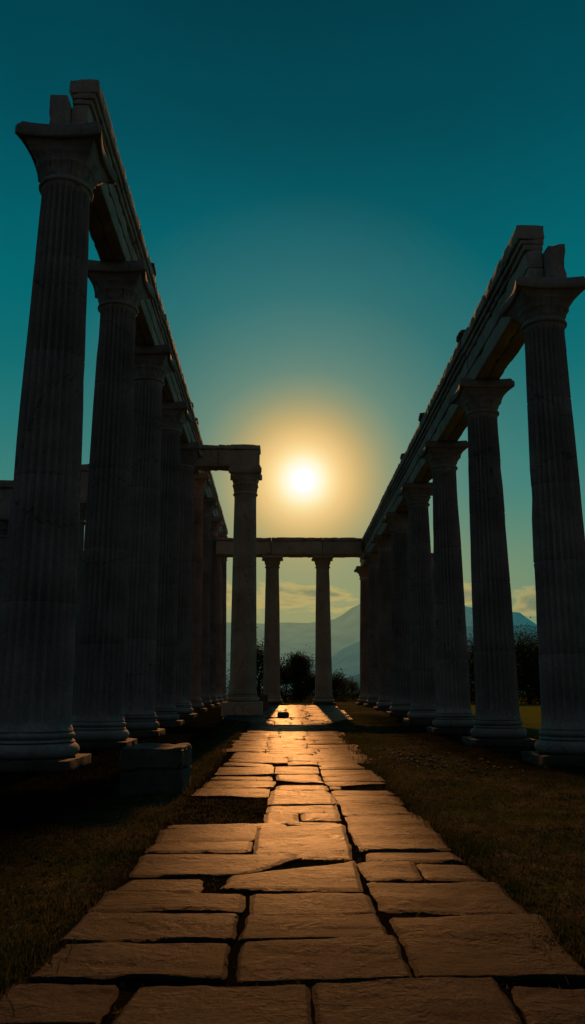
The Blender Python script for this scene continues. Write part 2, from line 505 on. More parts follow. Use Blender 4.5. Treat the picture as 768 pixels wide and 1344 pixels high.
XL, AL, YL0, SL, HLN, HLT = -5.067, -0.0064, 18.109, 6.375, 13.486, 14.75
XR, AR, YR0, SR, HRN, HRT = 6.405, 0.0067, 18.96, 6.627, 10.40, 11.36

ordn = ['nearest', 'second', 'third', 'fourth', 'fifth', 'sixth', 'seventh', 'eighth', 'ninth']
protoL = [make_column(0.715, 0.565, HLN, HLT, 0.97, 24, s) for s in (0.0, 1.0)]
usedL = [0, 0]
for k in range(10):
    q = (k * 5 + k // 3) % 2
    if k == 0:
        o = make_column(0.83, 0.565, HLN, HLT, 0.98, 24, 3.0, plinth=(0.2, 1.08))
    else:
        o = protoL[q] if not usedL[q] else copy_tree(protoL[q])
        usedL[q] = 1
    y = YL0 + k * SL; x = XL + AL * y - (0.09 if k == 0 else 0.0)
    put(o, x, y, HLT, (k * 3 % 4) * math.pi / 2)
    lab = ('nearest and largest dark fluted column at the front of the taller left row' if k == 0 else
           'tenth and farthest fluted column at the back end of the taller left row' if k == 9 else
           '%s fluted column from the front in the taller left row' % ordn[k])
    tag(o, lab, 'column', 'columns of the tall left colonnade')
protoR = [make_column(0.65, 0.475, HRN, HRT, 0.86, 24, s) for s in (4.0, 6.0)]
usedR = [0, 0]
for k in range(8):
    q = (k * 3 + k // 2) % 2
    o = protoR[q] if not usedR[q] else copy_tree(protoR[q])
    usedR[q] = 1
    y = YR0 + k * SR; x = XR + AR * y
    put(o, x, y, HRT, (k % 4) * math.pi / 2)
    lab = ('nearest fluted column at the front of the lower right row, by the picture edge' if k == 0 else
           'eighth and farthest fluted column at the back end of the lower right row' if k == 7 else
           '%s fluted column from the front in the lower right row' % ordn[k])
    tag(o, lab, 'column', 'columns of the lower right colonnade')

# the single column that stands inside the court on a square pedestal
CX, CY, CT = -2.02, 45.9, 14.14
cc = make_column(0.73, 0.625, 12.55, CT, 0.90, 0, 2.0, plinth=(0.72, 1.08), M_COL=M_HAZE_LIT)
put(cc, CX, CY, CT)
tag(cc, 'single smooth column on a square pedestal beside the path, tallest near the sun', 'column')
# two columns that close the far end
FY, FT = 62.74, 11.83
fc = make_column(0.64, 0.50, 10.9, FT, 0.80, 0, 5.0, plinth=(0.22, 0.86), M_COL=M_HAZE_LIT)
put(fc, -0.62, FY, FT); tag(fc, 'smooth column under the far crossbeam, the left of the pair', 'column', 'pair of columns at the far end')
f2 = copy_tree(fc); put(f2, 3.24, FY, FT, math.pi / 2)
tag(f2, 'smooth column under the far crossbeam, the right of the pair', 'column', 'pair of columns at the far end')

# ------------------------------------------------------------------ the beams
def beam_row(name, label, X0, A, Y0, S, n, zb, zt, side, rnd):
    """entablature along a row; side=+1: the inner (court) face looks to +x"""
    random.seed(rnd)
    yc = Y0 + S * (n - 1) / 2
    root = empty(name, (X0 + A * yc, yc, zb), -math.atan(A))
    tag(root, label, 'stone beam')
    h = zt - zb
    edges = [Y0 - 0.25 - yc] + [Y0 + S * k - yc + random.uniform(-0.1, 0.1) for k in range(1, n - 1)] + [Y0 + S * (n - 1) + 0.9 - yc]
    def bx(mb, a, b, *r, **k):
        a, b = sorted((a * side, b * side)); stone_box(mb, a, b, *r, **k)
    zA = h * 0.60
    for i in range(len(edges) - 1):
        y0, y1 = edges[i] + 0.012, edges[i + 1] - 0.012
        s = rnd + i * 1.7; j = random.uniform(-0.012, 0.012); dz = random.uniform(-0.012, 0.015)
        m = MB()
        bx(m, -0.02, 0.36 + j, y0, y1, 0.003, zA * 0.52, 0.22, 0.02, 0.012, 0.05, s)
        bx(m, -0.02, 0.395 + j, y0 + 0.004, y1 - 0.004, zA * 0.52 + 0.002, zA, 0.22, 0.02, 0.012, 0.05, s + .3)
        m.build('architrave_block', M_BEAM, root)
        m = MB()
        oy0 = y0 - (0.35 if i == 0 else 0.0)
        bx(m, -0.47, -0.035, oy0, y1 - 0.02, 0.004, zA * (0.97 if i == 0 else 1.0) - 0.004, 0.2, 0.03, 0.02, 0.09, s + 5)
        m.build('backing_block', M_BEAM, root)
        # bed mould and projecting cornice, often in two lengths
        cut = (y0 + y1) / 2 + random.uniform(-0.6, 0.6)
        for (a, b) in ((y0, cut - 0.01), (cut + 0.01, y1)):
            dz = random.uniform(-0.02, 0.02); dx = random.uniform(-0.02, 0.02)
            m = MB()
            bx(m, -0.05, 0.455 + dx, a + 0.01, b - 0.01, zA + 0.003, h * 0.69, 0.22, 0.035, 0.012, 0.05, s + 7)
            bx(m, -0.08, 0.53 + dx, a + 0.005, b - 0.005, h * 0.69 + 0.002, h * 0.78, 0.22, 0.03, 0.012, 0.05, s + 8)
            bx(m, -0.12, 0.60 + dx, a, b, h * 0.78 + 0.002, h + dz, 0.18, 0.025, 0.012, 0.06, s + 9)
            m.build('cornice', M_BEAM, root)
    return root
beam_row('entablature', 'long stone beam with stepped cornice along the tall left row', XL, AL, YL0, SL, 10, HLT, 16.50, 1, 3)
beam_row('entablature', 'long stone beam with stepped cornice along the lower right row', XR, AR, YR0, SR, 8, HRT, 13.07, -1, 11)

def lintel(label, x0, x1, y, zb, zt, dep, rnd, cuts=(), M_BEAM=M_BEAM):
    random.seed(rnd)
    xc = (x0 + x1) / 2
    root = empty('stone_lintel', (xc, y, zb)); tag(root, label, 'stone beam')
    h = zt - zb
    xs = [x0] + list(cuts) + [x1]
    for i in range(len(xs) - 1):
        a, b = xs[i] - xc + 0.01, xs[i + 1] - xc - 0.01
        m = MB()
        stone_box(m, a, b, -dep / 2, dep / 2, 0.003, h * 0.80, 0.2, 0.03, 0.02, 0.07, rnd + i)
        m.build('architrave_block', M_BEAM, root)
        m = MB(); dz = random.uniform(-0.03, 0.02)
        stone_box(m, a - (0.05 if i == 0 else 0), b + (0.05 if i == len(xs) - 2 else 0), -dep / 2 - 0.09, dep / 2 + 0.09, h * 0.80 + 0.002, h + dz, 0.16, 0.03, 0.025, 0.12, rnd + i + 3)
        m.build('cornice', M_BEAM, root)
    return root
lintel('weathered crossbeam spanning the far end on two columns', -4.93, 6.27, FY, FT, 13.14, 1.5, 21, (-0.7, 3.2), M_HAZE_LIT)
lintel('short beam joining the left row to the single column near the sun', -4.86, -1.22, CY, CT, 15.40, 1.1, 25, (-3.6,), M_HAZE_LIT)

# loose blocks on the beams
def loose(name, label, x, y, z, sx, sy, sz, rz, rnd, cat='stone block', mat=None, group=None):
    m = MB(); stone_box(m, -sx / 2, sx / 2, -sy / 2, sy / 2, 0, sz, 0.08, 0.045, 0.03, 0.09, rnd)
    o = m.build(name, mat or M_BLOCK); o.location = (x, y, z); o.rotation_euler = (0, 0, rz)
    tag(o, label, cat, group); return o
def on_beam(X0, A, y, off): return X0 + A * y + off
G = 'broken blocks left on top of the beams'
for (nm, y, sx, sy, sz, off) in (('nearest broken block', 27.6, 0.34, 0.7, 0.22, 0.47), ('middle broken block', 42.2, 0.3, 0.6, 0.25, 0.47), ('farthest broken block', 45.0, 0.35, 0.8, 0.28, 0.45)):
    loose('broken_block', '%s lying on the cornice of the tall left row' % nm, on_beam(XL, AL, y, off), y, 16.515, sx, sy, sz, 0.06, y, group=G)
for (nm, y, sx, sy, sz, off) in (('nearest broken block', 25.6, 0.32, 0.62, 0.22, -0.5), ('middle broken block', 34.0, 0.3, 0.7, 0.24, -0.5), ('farthest broken block', 40.0, 0.3, 0.6, 0.2, -0.48)):
    loose('broken_block', '%s lying on the cornice of the lower right row' % nm, on_beam(XR, AR, y, off), y, 13.085, sx, sy, sz, -0.05, y, group=G)
loose('rubble_stone', 'small upright stone chip on the short beam by the sun', -3.05, CY, 15.41, 0.14, 0.2, 0.16, 0.2, 77)

# blocks on the ground
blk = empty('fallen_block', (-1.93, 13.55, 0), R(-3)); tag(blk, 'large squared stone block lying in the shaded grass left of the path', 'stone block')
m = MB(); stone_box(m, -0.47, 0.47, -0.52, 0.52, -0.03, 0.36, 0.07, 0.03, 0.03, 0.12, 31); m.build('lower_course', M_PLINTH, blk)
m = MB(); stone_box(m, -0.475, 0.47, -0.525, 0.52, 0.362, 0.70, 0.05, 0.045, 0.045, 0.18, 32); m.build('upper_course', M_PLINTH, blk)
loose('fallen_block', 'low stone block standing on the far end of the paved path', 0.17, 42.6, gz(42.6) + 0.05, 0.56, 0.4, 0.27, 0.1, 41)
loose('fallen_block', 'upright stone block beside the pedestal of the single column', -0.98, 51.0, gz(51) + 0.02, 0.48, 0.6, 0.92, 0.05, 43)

# outer ruins seen between the columns
oc = make_column(0.6, 0.48, 8.9, 9.9, 0.82, 0, 7.0)
put(oc, -9.2, 36.0, 9.9); tag(oc, 'smooth outer column glimpsed between the first two columns of the left row', 'column')
lintel('outer beam end glimpsed between the first two columns of the left row', -10.3, -8.5, 36.0, 9.9, 11.45, 1.1, 51, (-9.3,))
o2 = copy_tree(oc); put(o2, -10.75, 31.5, 8.1); o2.scale = (1.15, 1.15, 8.1 / 9.9); tag(o2, 'outer column cut by the left picture edge behind the nearest left column', 'column')
lintel('outer beam end cut by the left picture edge behind the nearest left column', -13.2, -10.1, 31.5, 8.12, 9.5, 1.1, 53, (-11.2,))
o3 = copy_tree(oc); put(o3, 9.98, 55.0, 9.4); o3.scale = (1, 1, (9.4 - gz(55)) / 9.9); tag(o3, 'outer column glimpsed between the third and fourth columns of the right row', 'column')
lintel('outer beam glimpsed between the third and fourth columns of the right row', 9.2, 11.4, 55.0, 9.42, 10.75, 1.1, 57, (10.4,))

# ------------------------------------------------------------------ the paved path (slabs in metres on the ground)
SLABS = [
  [(-1.261, 9.923), (0.059, 9.963), (0.066, 9.673), (-1.238, 9.581)],
  [(-1.292, 9.500), (-0.248, 9.594), (-0.262, 8.904), (-1.246, 8.756)],
  [(-1.252, 8.666), (-0.275, 8.811), (-0.275, 8.149), (-1.244, 8.125)],
  [(-1.253, 8.067), (0.215, 7.913), (-0.340, 7.230), (-1.219, 7.167)],
  [(-1.185, 7.063), (-0.603, 7.099), (-0.579, 6.658), (-1.248, 6.668)],
  [(-1.283, 6.617), (-0.254, 6.577), (-0.247, 6.026), (-1.298, 6.063)],
  [(-1.289, 6.000), (-0.270, 5.985), (-0.272, 5.386), (-1.313, 5.377)],
  [(-1.269, 5.344), (-0.287, 5.362), (-0.283, 4.659), (-1.313, 4.674)],
  [(-1.359, 4.627), (-0.800, 4.596), (-0.808, 4.037), (-1.331, 4.044)],
  [(-0.725, 4.633), (0.145, 4.609), (0.152, 4.003), (-0.753, 4.016)],
  [(-0.115, 12.728), (0.780, 12.715), (0.746, 11.672), (-0.154, 11.529)],
  [(-0.152, 11.376), (0.756, 11.515), (0.741, 10.859), (-0.174, 10.873)],
  [(-0.190, 10.737), (0.214, 10.731), (0.219, 10.103), (-0.194, 9.992)],
  [(0.261, 10.731), (0.740, 10.724), (0.705, 10.096), (0.246, 10.102)],
  [(0.077, 9.959), (0.697, 9.979), (0.700, 9.781), (0.110, 9.790)],
  [(-0.246, 9.659), (0.719, 9.699), (0.664, 7.898), (-0.243, 8.019)],
  [(-0.412, 7.147), (0.665, 7.758), (0.625, 6.602), (-0.453, 6.692)],
  [(-0.209, 6.590), (0.638, 6.553), (0.659, 6.005), (-0.213, 5.978)],
  [(-0.227, 5.939), (0.652, 5.945), (0.660, 5.413), (-0.237, 5.410)],
  [(-0.222, 5.362), (0.700, 5.364), (0.685, 4.682), (-0.234, 4.672)],
  [(0.177, 4.620), (1.113, 4.652), (1.084, 3.989), (0.169, 4.003)],
  [(1.162, 4.571), (1.671, 4.564), (1.644, 3.981), (1.111, 3.989)],
  [(0.808, 12.621), (1.574, 12.517), (1.669, 11.659), (0.782, 11.593)],
  [(0.796, 11.515), (1.626, 11.502), (1.655, 10.611), (0.787, 10.591)],
  [(0.791, 10.526), (1.695, 10.513), (1.658, 9.220), (0.748, 9.233)],
  [(0.748, 9.136), (1.656, 9.122), (1.608, 8.217), (0.765, 8.230)],
  [(0.802, 8.172), (1.607, 8.141), (1.605, 7.676), (0.756, 7.723)],
  [(0.670, 7.657), (1.162, 7.616), (1.128, 6.984), (0.694, 6.990)],
  [(1.182, 7.616), (1.623, 7.577), (1.639, 6.922), (1.160, 6.956)],
  [(0.685, 6.909), (1.685, 6.841), (1.676, 5.950), (0.694, 6.085)],
  [(0.736, 5.924), (1.738, 5.871), (1.600, 4.634), (0.726, 4.693)],
  [(-1.257, 13.518), (-0.166, 13.502), (-0.143, 12.360), (-1.261, 12.377)],
  [(-1.224, 14.579), (-0.057, 14.561), (-0.118, 13.637), (-1.245, 13.608)],
  [(-1.154, 15.404), (-0.134, 15.389), (-0.129, 14.828), (-1.204, 14.790)],
  [(-1.183, 17.459), (-0.118, 17.075), (-0.122, 15.933), (-1.198, 15.825)],
  [(-1.142, 18.329), (-0.126, 18.149), (-0.120, 17.294), (-1.166, 17.688)],
  [(-1.149, 19.574), (0.176, 19.747), (0.164, 18.394), (-1.154, 18.843)],
  [(-1.109, 21.567), (0.163, 20.875), (0.156, 19.943), (-1.131, 19.766)],
  [(-0.044, 14.010), (0.754, 13.999), (0.755, 13.312), (-0.066, 13.325)],
  [(-0.139, 13.239), (0.733, 13.184), (0.785, 12.691), (-0.146, 12.666)],
  [(-0.145, 12.588), (0.793, 12.613), (0.772, 11.613), (-0.176, 11.594)],
  [(-0.080, 15.808), (0.706, 15.797), (0.720, 14.145), (-0.047, 14.881)],
  [(-0.090, 17.595), (0.755, 17.583), (0.729, 15.921), (-0.099, 16.059)],
  [(0.181, 18.735), (0.797, 18.554), (0.775, 17.737), (0.172, 17.824)],
  [(0.212, 20.346), (1.627, 20.325), (1.601, 18.715), (0.183, 18.911)],
  [(0.827, 18.468), (1.620, 18.542), (1.701, 16.977), (0.792, 16.990)],
  [(0.797, 16.848), (1.723, 16.765), (1.749, 15.479), (0.764, 15.435)],
  [(0.752, 15.318), (1.757, 15.303), (1.801, 14.534), (0.757, 14.549)],
  [(0.735, 14.446), (1.735, 14.432), (1.725, 13.936), (0.792, 13.950)],
  [(0.804, 13.808), (0.997, 13.805), (0.960, 13.441), (0.795, 13.399)],
  [(0.787, 13.269), (1.683, 13.212), (1.667, 12.561), (0.786, 12.497)],
  [(0.795, 12.421), (1.703, 12.484), (1.689, 11.566), (0.791, 11.580)]]
def build_path():
    vs = []; fs = []; tone = []; edge = []
    rnd = random.Random(5)
    def slab(q, idx):
        P = [Vector((a, b, 0)) for a, b in q]      # TL TR BR BL (far-left first)
        gx, gy = (0.013, 0.017) if idx < 200 else (0.01, 0.012)
        P = [P[0] + Vector((-gx, gy, 0)), P[1] + Vector((gx, gy, 0)), P[2] + Vector((gx, -gy, 0)), P[3] + Vector((-gx, -gy, 0))]
        wx = ((P[1] - P[0]).length + (P[2] - P[3]).length) / 2
        wy = ((P[3] - P[0]).length + (P[2] - P[1]).length) / 2
        yc = sum(p.y for p in P) / 4
        cell = 0.028 if yc < 6 else 0.045 if yc < 9 else 0.07 if yc < 16 else 0.13 if yc < 40 else 0.3
        nu = max(5, int(wx / cell)); nv = max(5, int(wy / cell))
        h = (0.062 if yc < 37 else 0.052) + rnd.uniform(-0.006, 0.006)
        tx, ty = rnd.uniform(-0.006, 0.006), rnd.uniform(-0.007, 0.007)
        tn = rnd.uniform(0.5, 1.45)
        def cl(n):      # denser cells at the rim
            a = [i / n for i in range(n + 1)]
            return a
        us, vv = cl(nu), cl(nv)
        o = len(vs)
        rc = min(0.055, wx * 0.12, wy * 0.15)
        for j, v in enumerate(vv):
            for i, u in enumerate(us):
                p = (P[0] * (1 - u) + P[1] * u) * (1 - v) + (P[3] * (1 - u) + P[2] * u) * v
                du = min(u, 1 - u) * wx; dv = min(v, 1 - v) * wy
                d = min(du, dv)
                x, y = p.x, p.y
                # irregular outline and rounded corners
                c = sum(P, Vector((0, 0, 0))) / 4
                inx = (c.x - x); iny = (c.y - y)
                rim = max(0.0, 1 - d / 0.12)
                if rim > 0:
                    w = noise.noise(Vector((x * 2.1, y * 2.1, idx * 3.7))) + 0.6 * noise.noise(Vector((x * 6.3, y * 6.3, idx)))
                    k = rim * (-0.008 + 0.02 * w)
                    if du < 0.12: x += math.copysign(k, inx) * (1 - du / 0.12)
                    if dv < 0.12: y += math.copysign(k, iny) * (1 - dv / 0.12)
                if du < rc and dv < rc:
                    a, b = rc - du, rc - dv
                    e = math.hypot(a, b)
                    if e > rc:
                        s = (e - rc) / e
                        x += math.copysign(a * s, inx); y += math.copysign(b * s, iny)
                n1 = noise.fractal(Vector((x * 1.1, y * 1.6, idx * 2.0)), 1.0, 2.0, 4)
                rg = noise.noise(Vector((x * 0.9 + 0.35 * y, y * 2.6, idx * 1.3)))
                st = sstep(0.02, 0.09, rg) + sstep(0.30, 0.36, rg) - sstep(-0.22, -0.16, -rg) * 0.5     # cleft steps
                n2 = noise.noise(Vector((x * 9, y * 14, idx)))
                z = h + (u - .5) * tx * 2 + (v - .5) * ty * 2 + 0.008 * n1 + 0.009 * st + 0.0045 * n2
                er = 0.012 + 0.012 * noise.noise(Vector((x * 3.1, y * 3.1, 9 + idx)))
                if d < er: z -= 0.016 * (1 - d / er) ** 2
                vs.append((x, y, z + gz(y)))
                tone.append(tn); edge.append(max(0.0, 1 - d / 0.03))
        W = nu + 1
        for j in range(nv):
            for i in range(nu):
                a = o + j * W + i
                fs.append((a, a + W, a + W + 1, a + 1))
        loop = [i for i in range(nu + 1)] + [j * W + nu for j in range(1, nv + 1)] + [nv * W + i for i in range(nu - 1, -1, -1)] + [j * W for j in range(nv - 1, 0, -1)]
        b0 = len(vs)
        for i in loop:
            x, y, z = vs[o + i]; vs.append((x, y, gz(y) - 0.06)); tone.append(tn * 0.7); edge.append(1.0)
        n = len(loop)
        for i in range(n):
            a, b = o + loop[i], o + loop[(i + 1) % n]
            fs.append((a, b, b0 + (i + 1) % n, b0 + i))
    for i, q in enumerate(SLABS): slab(q, i + 1)
    # rows farther off, laid the same way
    y = 18.46
    idx = 200
    while y < 61.0:
        far = y > 36.6
        dy = rnd.uniform(0.55, 1.15) if not far else rnd.uniform(0.9, 1.5)
        xl = -1.50 + 0.012 * (y - 16); xr = 1.95 + 0.018 * (y - 16)
        if far: xl -= 1.6 * sstep(36.6, 42, y); xr += 1.1 * sstep(36.6, 42, y)
        n = 3 if not far else 6
        cuts = [xl + rnd.uniform(-0.12, 0.12)]
        for k in range(1, n): cuts.append(xl + (xr - xl) * (k / n) + rnd.uniform(-0.2, 0.2))
        cuts.append(xr + rnd.uniform(-0.15, 0.15))
        for k in range(n):
            if not far and rnd.random() < 0.03: continue
            yy0 = y + rnd.uniform(-0.04, 0.04); yy1 = y + dy - 0.05 + rnd.uniform(-0.03, 0.02)
            a, b = cuts[k] + 0.012, cuts[k + 1] - 0.012
            if not far:
                lo = (21.6, 20.05, 18.46)[k]
                if yy1 < lo + 0.25: continue
                yy0 = max(yy0, lo + 0.02)
            sk = rnd.uniform(-0.05, 0.05)
            if not far and dy > 0.8 and rnd.random() < 0.5:
                ym = (yy0 + yy1) / 2 + rnd.uniform(-0.12, 0.12)
                slab([(a, yy1), (b, yy1 + sk), (b, ym + 0.02), (a, ym + 0.02)], idx); idx += 1
                slab([(a, ym - 0.02), (b, ym - 0.02), (b, yy0 + sk), (a, yy0)], idx); idx += 1
            else:
                slab([(a, yy1), (b, yy1 + sk), (b, yy0 + sk), (a, yy0)], idx); idx += 1
        y += dy
    me = bpy.data.meshes.new('path'); me.from_pydata(vs, [], fs)
    for nm, dat in (('tone', tone), ('edge', edge)):
        at = me.attributes.new(nm, 'FLOAT', 'POINT'); at.data.foreach_set('value', dat)
    me.shade_smooth(); me.set_sharp_from_angle(angle=R(50))
    me.materials.append(M_PAVE)
    o = bpy.data.objects.new('path', me); col.objects.link(o); o['kind'] = 'structure'
    return o
build_path()

# ------------------------------------------------------------------ ground
def axis(stops):
    out = []
    for (a, b, n) in stops:
        out += [a + (b - a) * i / n for i in range(n)]
    out.append(stops[-1][1]); return out
def build_ground():
    xs = axis([(-3500, -300, 8), (-300, -40, 10), (-40, -9, 20), (-9, 11, 130), (11, 40, 20), (40, 300, 10), (300, 3500, 8)])
    ys = axis([(-300, -10, 8), (-10, 3, 14), (3, 26, 150), (26, 70, 90), (70, 200, 20), (200, 900, 10), (900, 4200, 8)])
    vs = []; fs = []
    for y in ys:
        for x in xs:
            z = gz(y)
            if abs(x) < 40 and y < 80:
                onpath = sstep(1.55, 2.6, abs(x - 0.25))
                k = 1.0 if y < 70 else 0.3
                z += k * (0.05 * onpath * noise.fractal(Vector((x * 0.55, y * 0.55, 0)), 1.0, 2.0, 4) + 0.008 * noise.noise(Vector((x * 4, y * 4, 2))) + 0.036 - 0.048 * onpath)
            vs.append((x, y, z))
    W = len(xs)
    for j in range(len(ys) - 1):
        for i in range(W - 1):
            a = j * W + i; fs.append((a, a + 1, a + W + 1, a + W))
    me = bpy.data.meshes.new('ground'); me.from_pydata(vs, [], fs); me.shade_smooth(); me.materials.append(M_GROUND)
    o = bpy.data.objects.new('ground', me); col.objects.link(o); o['kind'] = 'structure'
build_ground()

# ------------------------------------------------------------------ grass
def build_grass():
    rnd = random.Random(17)
    vs = []; fs = []
    def inside_slab(x, y):
        for q in NEARBOX:
            if q[0] < x < q[1] and q[2] < y < q[3]: return True
        return False
    NEARBOX = []
    for q in SLABS:
        xs_ = [p[0] for p in q]; ys_ = [p[1] for p in q]
        NEARBOX.append(((q[0][0] + q[3][0]) / 2 - .02, (q[1][0] + q[2][0]) / 2 + .02, min(ys_), max(ys_)))
    def tuft(x, y, s, n):
        z0 = gz(y) + 0.03 - 0.048 * sstep(1.55, 2.6, abs(x - 0.25)) + 0.05 * sstep(1.55, 2.6, abs(x - 0.25)) * noise.fractal(Vector((x * 0.55, y * 0.55, 0)), 1.0, 2.0, 4)
        for _ in range(n):
            a = rnd.uniform(0, 6.283); r = rnd.uniform(0, 0.05) * s * 2
            bx, by = x + r * math.cos(a), y + r * math.sin(a)
            h = s * rnd.uniform(0.012, 0.05) * (1 + 0.02 * y); b = rnd.uniform(0, 6.283); ln = h * rnd.uniform(0.3, 1.1)
            w = rnd.uniform(0.003, 0.006) * (1 + y * 0.04)
            px, py = math.cos(b + 1.57) * w, math.sin(b + 1.57) * w
            mx, my = bx + math.cos(b) * ln * 0.4, by + math.sin(b) * ln * 0.4
            tx, ty = bx + math.cos(b) * ln, by + math.sin(b) * ln
            o = len(vs)
            vs.extend([(bx - px, by - py, z0), (bx + px, by + py, z0), (mx + px * .7, my + py * .7, z0 + h * 0.65), (mx - px * .7, my - py * .7, z0 + h * 0.65), (tx, ty, z0 + h)])
            fs.append((o, o + 1, o + 2, o + 3)); fs.append((o + 3, o + 2, o + 4))
    c = 0
    while c < 38000:
        y = 3.6 + 36 * rnd.random() ** 2.0
        x = max(-7.5, min(8.5, rnd.uniform(-0.40 * y - 0.8, 0.42 * y + 0.8))); x += rnd.uniform(-.3, .3)
        left = -1.36; right = 1.62 + 0.012 * (y - 5)
        edge_d = min(abs(x - left), abs(x - right))
        if left - 0.02 < x < right + 0.02:
            gap = (-1.5 < x < -0.2 and 9.3 < y < 12.6)
            if not gap and rnd.random() > 0.3: continue
            if inside_slab(x, y) or y > 16: continue
            tuft(x, y, 0.7, 5); c += 1; continue
        d = noise.fractal(Vector((x * 0.5, y * 0.5, 3)), 1.0, 2.0, 3)
        if inside_slab(x, y): continue
        if d < rnd.uniform(-0.9, 0.1) and edge_d > 0.25: continue
        tuft(x, y, rnd.uniform(0.6, 1.0) * (rnd.choice((1.4, 1.8, 2.6)) if edge_d < 0.25 and d > -.15 else rnd.choice((0.8, 0.9, 1.0, 1.7))), 6); c += 1
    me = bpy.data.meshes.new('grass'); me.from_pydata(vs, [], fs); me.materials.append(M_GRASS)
    o = bpy.data.objects.new('grass', me); col.objects.link(o); o['kind'] = 'stuff'
    tag(o, 'short dark grass growing beside and between the paving slabs')
build_grass()

def build_gravel():
    rnd = random.Random(23); mb = MB()
    for _ in range(420):
        if rnd.random() < 0.6: x, y = rnd.gauss(3.3, 0.8), rnd.gauss(19.5, 2.2)
        else:
            y = rnd.uniform(4.5, 14); x = rnd.choice((1.9 + 0.9 * rnd.random() ** 2, -1.6 - 0.6 * rnd.random() ** 2)) 
        if -1.5 < x < 1.95: continue
        r = rnd.uniform(0.012, 0.05) * (1.0 if y > 14 else 0.55); a0 = rnd.uniform(0, 6)
        n = 6; z = gz(y) - 0.005 + 0.05 * sstep(1.55, 2.6, abs(x - 0.25)) * noise.fractal(Vector((x * 0.55, y * 0.55, 0)), 1.0, 2.0, 4)
        vs = []
        for (k, zz) in ((1.0, -0.2), (0.95, 0.35), (0.5, 0.75)):
            for i in range(n):
                a = a0 + 6.2832 * i / n; q = r * k * rnd.uniform(0.75, 1.2)
                vs.append((x + q * math.cos(a) * 1.3, y + q * math.sin(a), z + r * zz * rnd.uniform(0.8, 1.2)))
        fs = [(j * n + i, j * n + (i + 1) % n, (j + 1) * n + (i + 1) % n, (j + 1) * n + i) for j in range(2) for i in range(n)] + [tuple(range(2 * n, 3 * n))]
        mb.add(vs, fs)
    o = mb.build('gravel', M_PLINTH, smooth=30); tag(o, 'loose pebbles scattered in the worn grass beside the path', kind='stuff')
build_gravel()

# ------------------------------------------------------------------ trees
def tree_proto(seed, h, w, shape, nb=40, nl=480, ls=None, name='broadleaf_tree'):
    ls = ls or h / 5
    rnd = random.Random(seed)
    root = empty(name, (0, 0, 0))
    t = MB()
    def limb(p0, p1, r0, r1, n=7, k=5):
        vs = []
        d = (p1 - p0).normalized(); u = d.orthogonal().normalized(); v = d.cross(u)
        for i in range(k + 1):
            c = p0.lerp(p1, i / k) + Vector((rnd.uniform(-1, 1), rnd.uniform(-1, 1), 0)) * 0.04 * h * (0.2 if i in (0, k) else 0.5)
            r = r0 + (r1 - r0) * i / k
            for j in range(n):
                a = 6.2832 * j / n; vs.append(c + (u * math.cos(a) + v * math.sin(a)) * r)
        fs = [(i * n + j, i * n + (j + 1) % n, (i + 1) * n + (j + 1) % n, (i + 1) * n + j) for i in range(k) for j in range(n)]
        t.add(vs, fs)
    top = Vector((rnd.uniform(-.1, .1) * w, 0, h * 0.8))
    limb(Vector((0, 0, -0.1)), top, 0.035 * h, 0.008 * h)
    cl = []
    for i in range(nb):
        f = rnd.uniform(0.06, 1.0)
        a = rnd.uniform(0, 6.283)
        ww = w * 0.5 * (math.sin(min(1.0, (1.05 - f) * 1.5) * 1.57) if shape else (1 - abs(f - 0.45) * 1.2)) * rnd.uniform(0.45, 1.0)
        p = Vector((math.cos(a) * ww, math.sin(a) * ww, h * f * rnd.uniform(0.92, 1.0)))
        cl.append((p, rnd.uniform(0.14, 0.24) * w))
        st = Vector((0, 0, h * f * 0.6)); limb(st, p, 0.012 * h, 0.004 * h, 4, 3)
    t.build('trunk', M_BARK, root)
    c = MB()
    for p, r in cl:
        for _ in range(nl):
            d = Vector((rnd.gauss(0, 1), rnd.gauss(0, 1), rnd.gauss(0, 0.8)))
            q = p + d * r * 0.7
            s = rnd.uniform(0.045, 0.11) * ls
            n = Vector((rnd.gauss(0, 1), rnd.gauss(0, 1), rnd.gauss(0, 1))).normalized()
            u = n.orthogonal().normalized() * s; v = n.cross(u) * 0.55
            c.add([q - u, q + v, q + u, q - v], [(0, 1, 2, 3)])
    c.build('crown', M_LEAF, root, smooth=0)
    return root
TP = [tree_proto(1, 5, 5.0, 1), tree_proto(2, 5, 3.6, 0), tree_proto(3, 5, 6.2, 1), tree_proto(6, 5, 6.5, 0, 20, 200, 2.0, 'wild_shrub')]
used = [0, 0, 0, 0]
TREES = [  # kind, x, y, height, label, group
 (1, 2.3, 93, 5.0, 'loose dark tree standing between the two far columns', None),
 (3, 0.6, 91, 3.6, 'low dark bush behind the far end, just right of its left column', None),
 (0, -2.4, 92, 5.7, 'dark tree behind the far end, between the single column and the left far column', None),
 (3, 6.2, 97, 2.9, 'low scrubby bush right beside the right far column', None),
 (3, 7.7, 104, 2.5, 'slim young shrub at the far end by the right row', None),
 (3, 9.2, 108, 2.2, 'small round shrub behind the back end of the right row', None),
 (3, 4.1, 96, 2.6, 'low bush half hidden behind the right far column', None),
]
for i, (x, y, h) in enumerate([(17.5, 74, 5.1), (19.6, 76, 4.7), (21.6, 73, 5.3), (24.2, 75, 5.0), (26.8, 73, 5.2), (29.4, 76, 5.4), (32.5, 74, 5.0)]):
    TREES.append((i % 3, x, y, h, 'dark tree in the tree line beyond the right row of columns', 'trees beyond the right colonnade'))
for i, (x, y, h) in enumerate([(-19, 80, 7.0), (-15.5, 84, 6.4), (-11.5, 88, 6.0)]):
    TREES.append((i % 3, x, y, h, 'dark tree hidden beyond the left row of columns', 'trees beyond the left colonnade'))
rnd = random.Random(9)
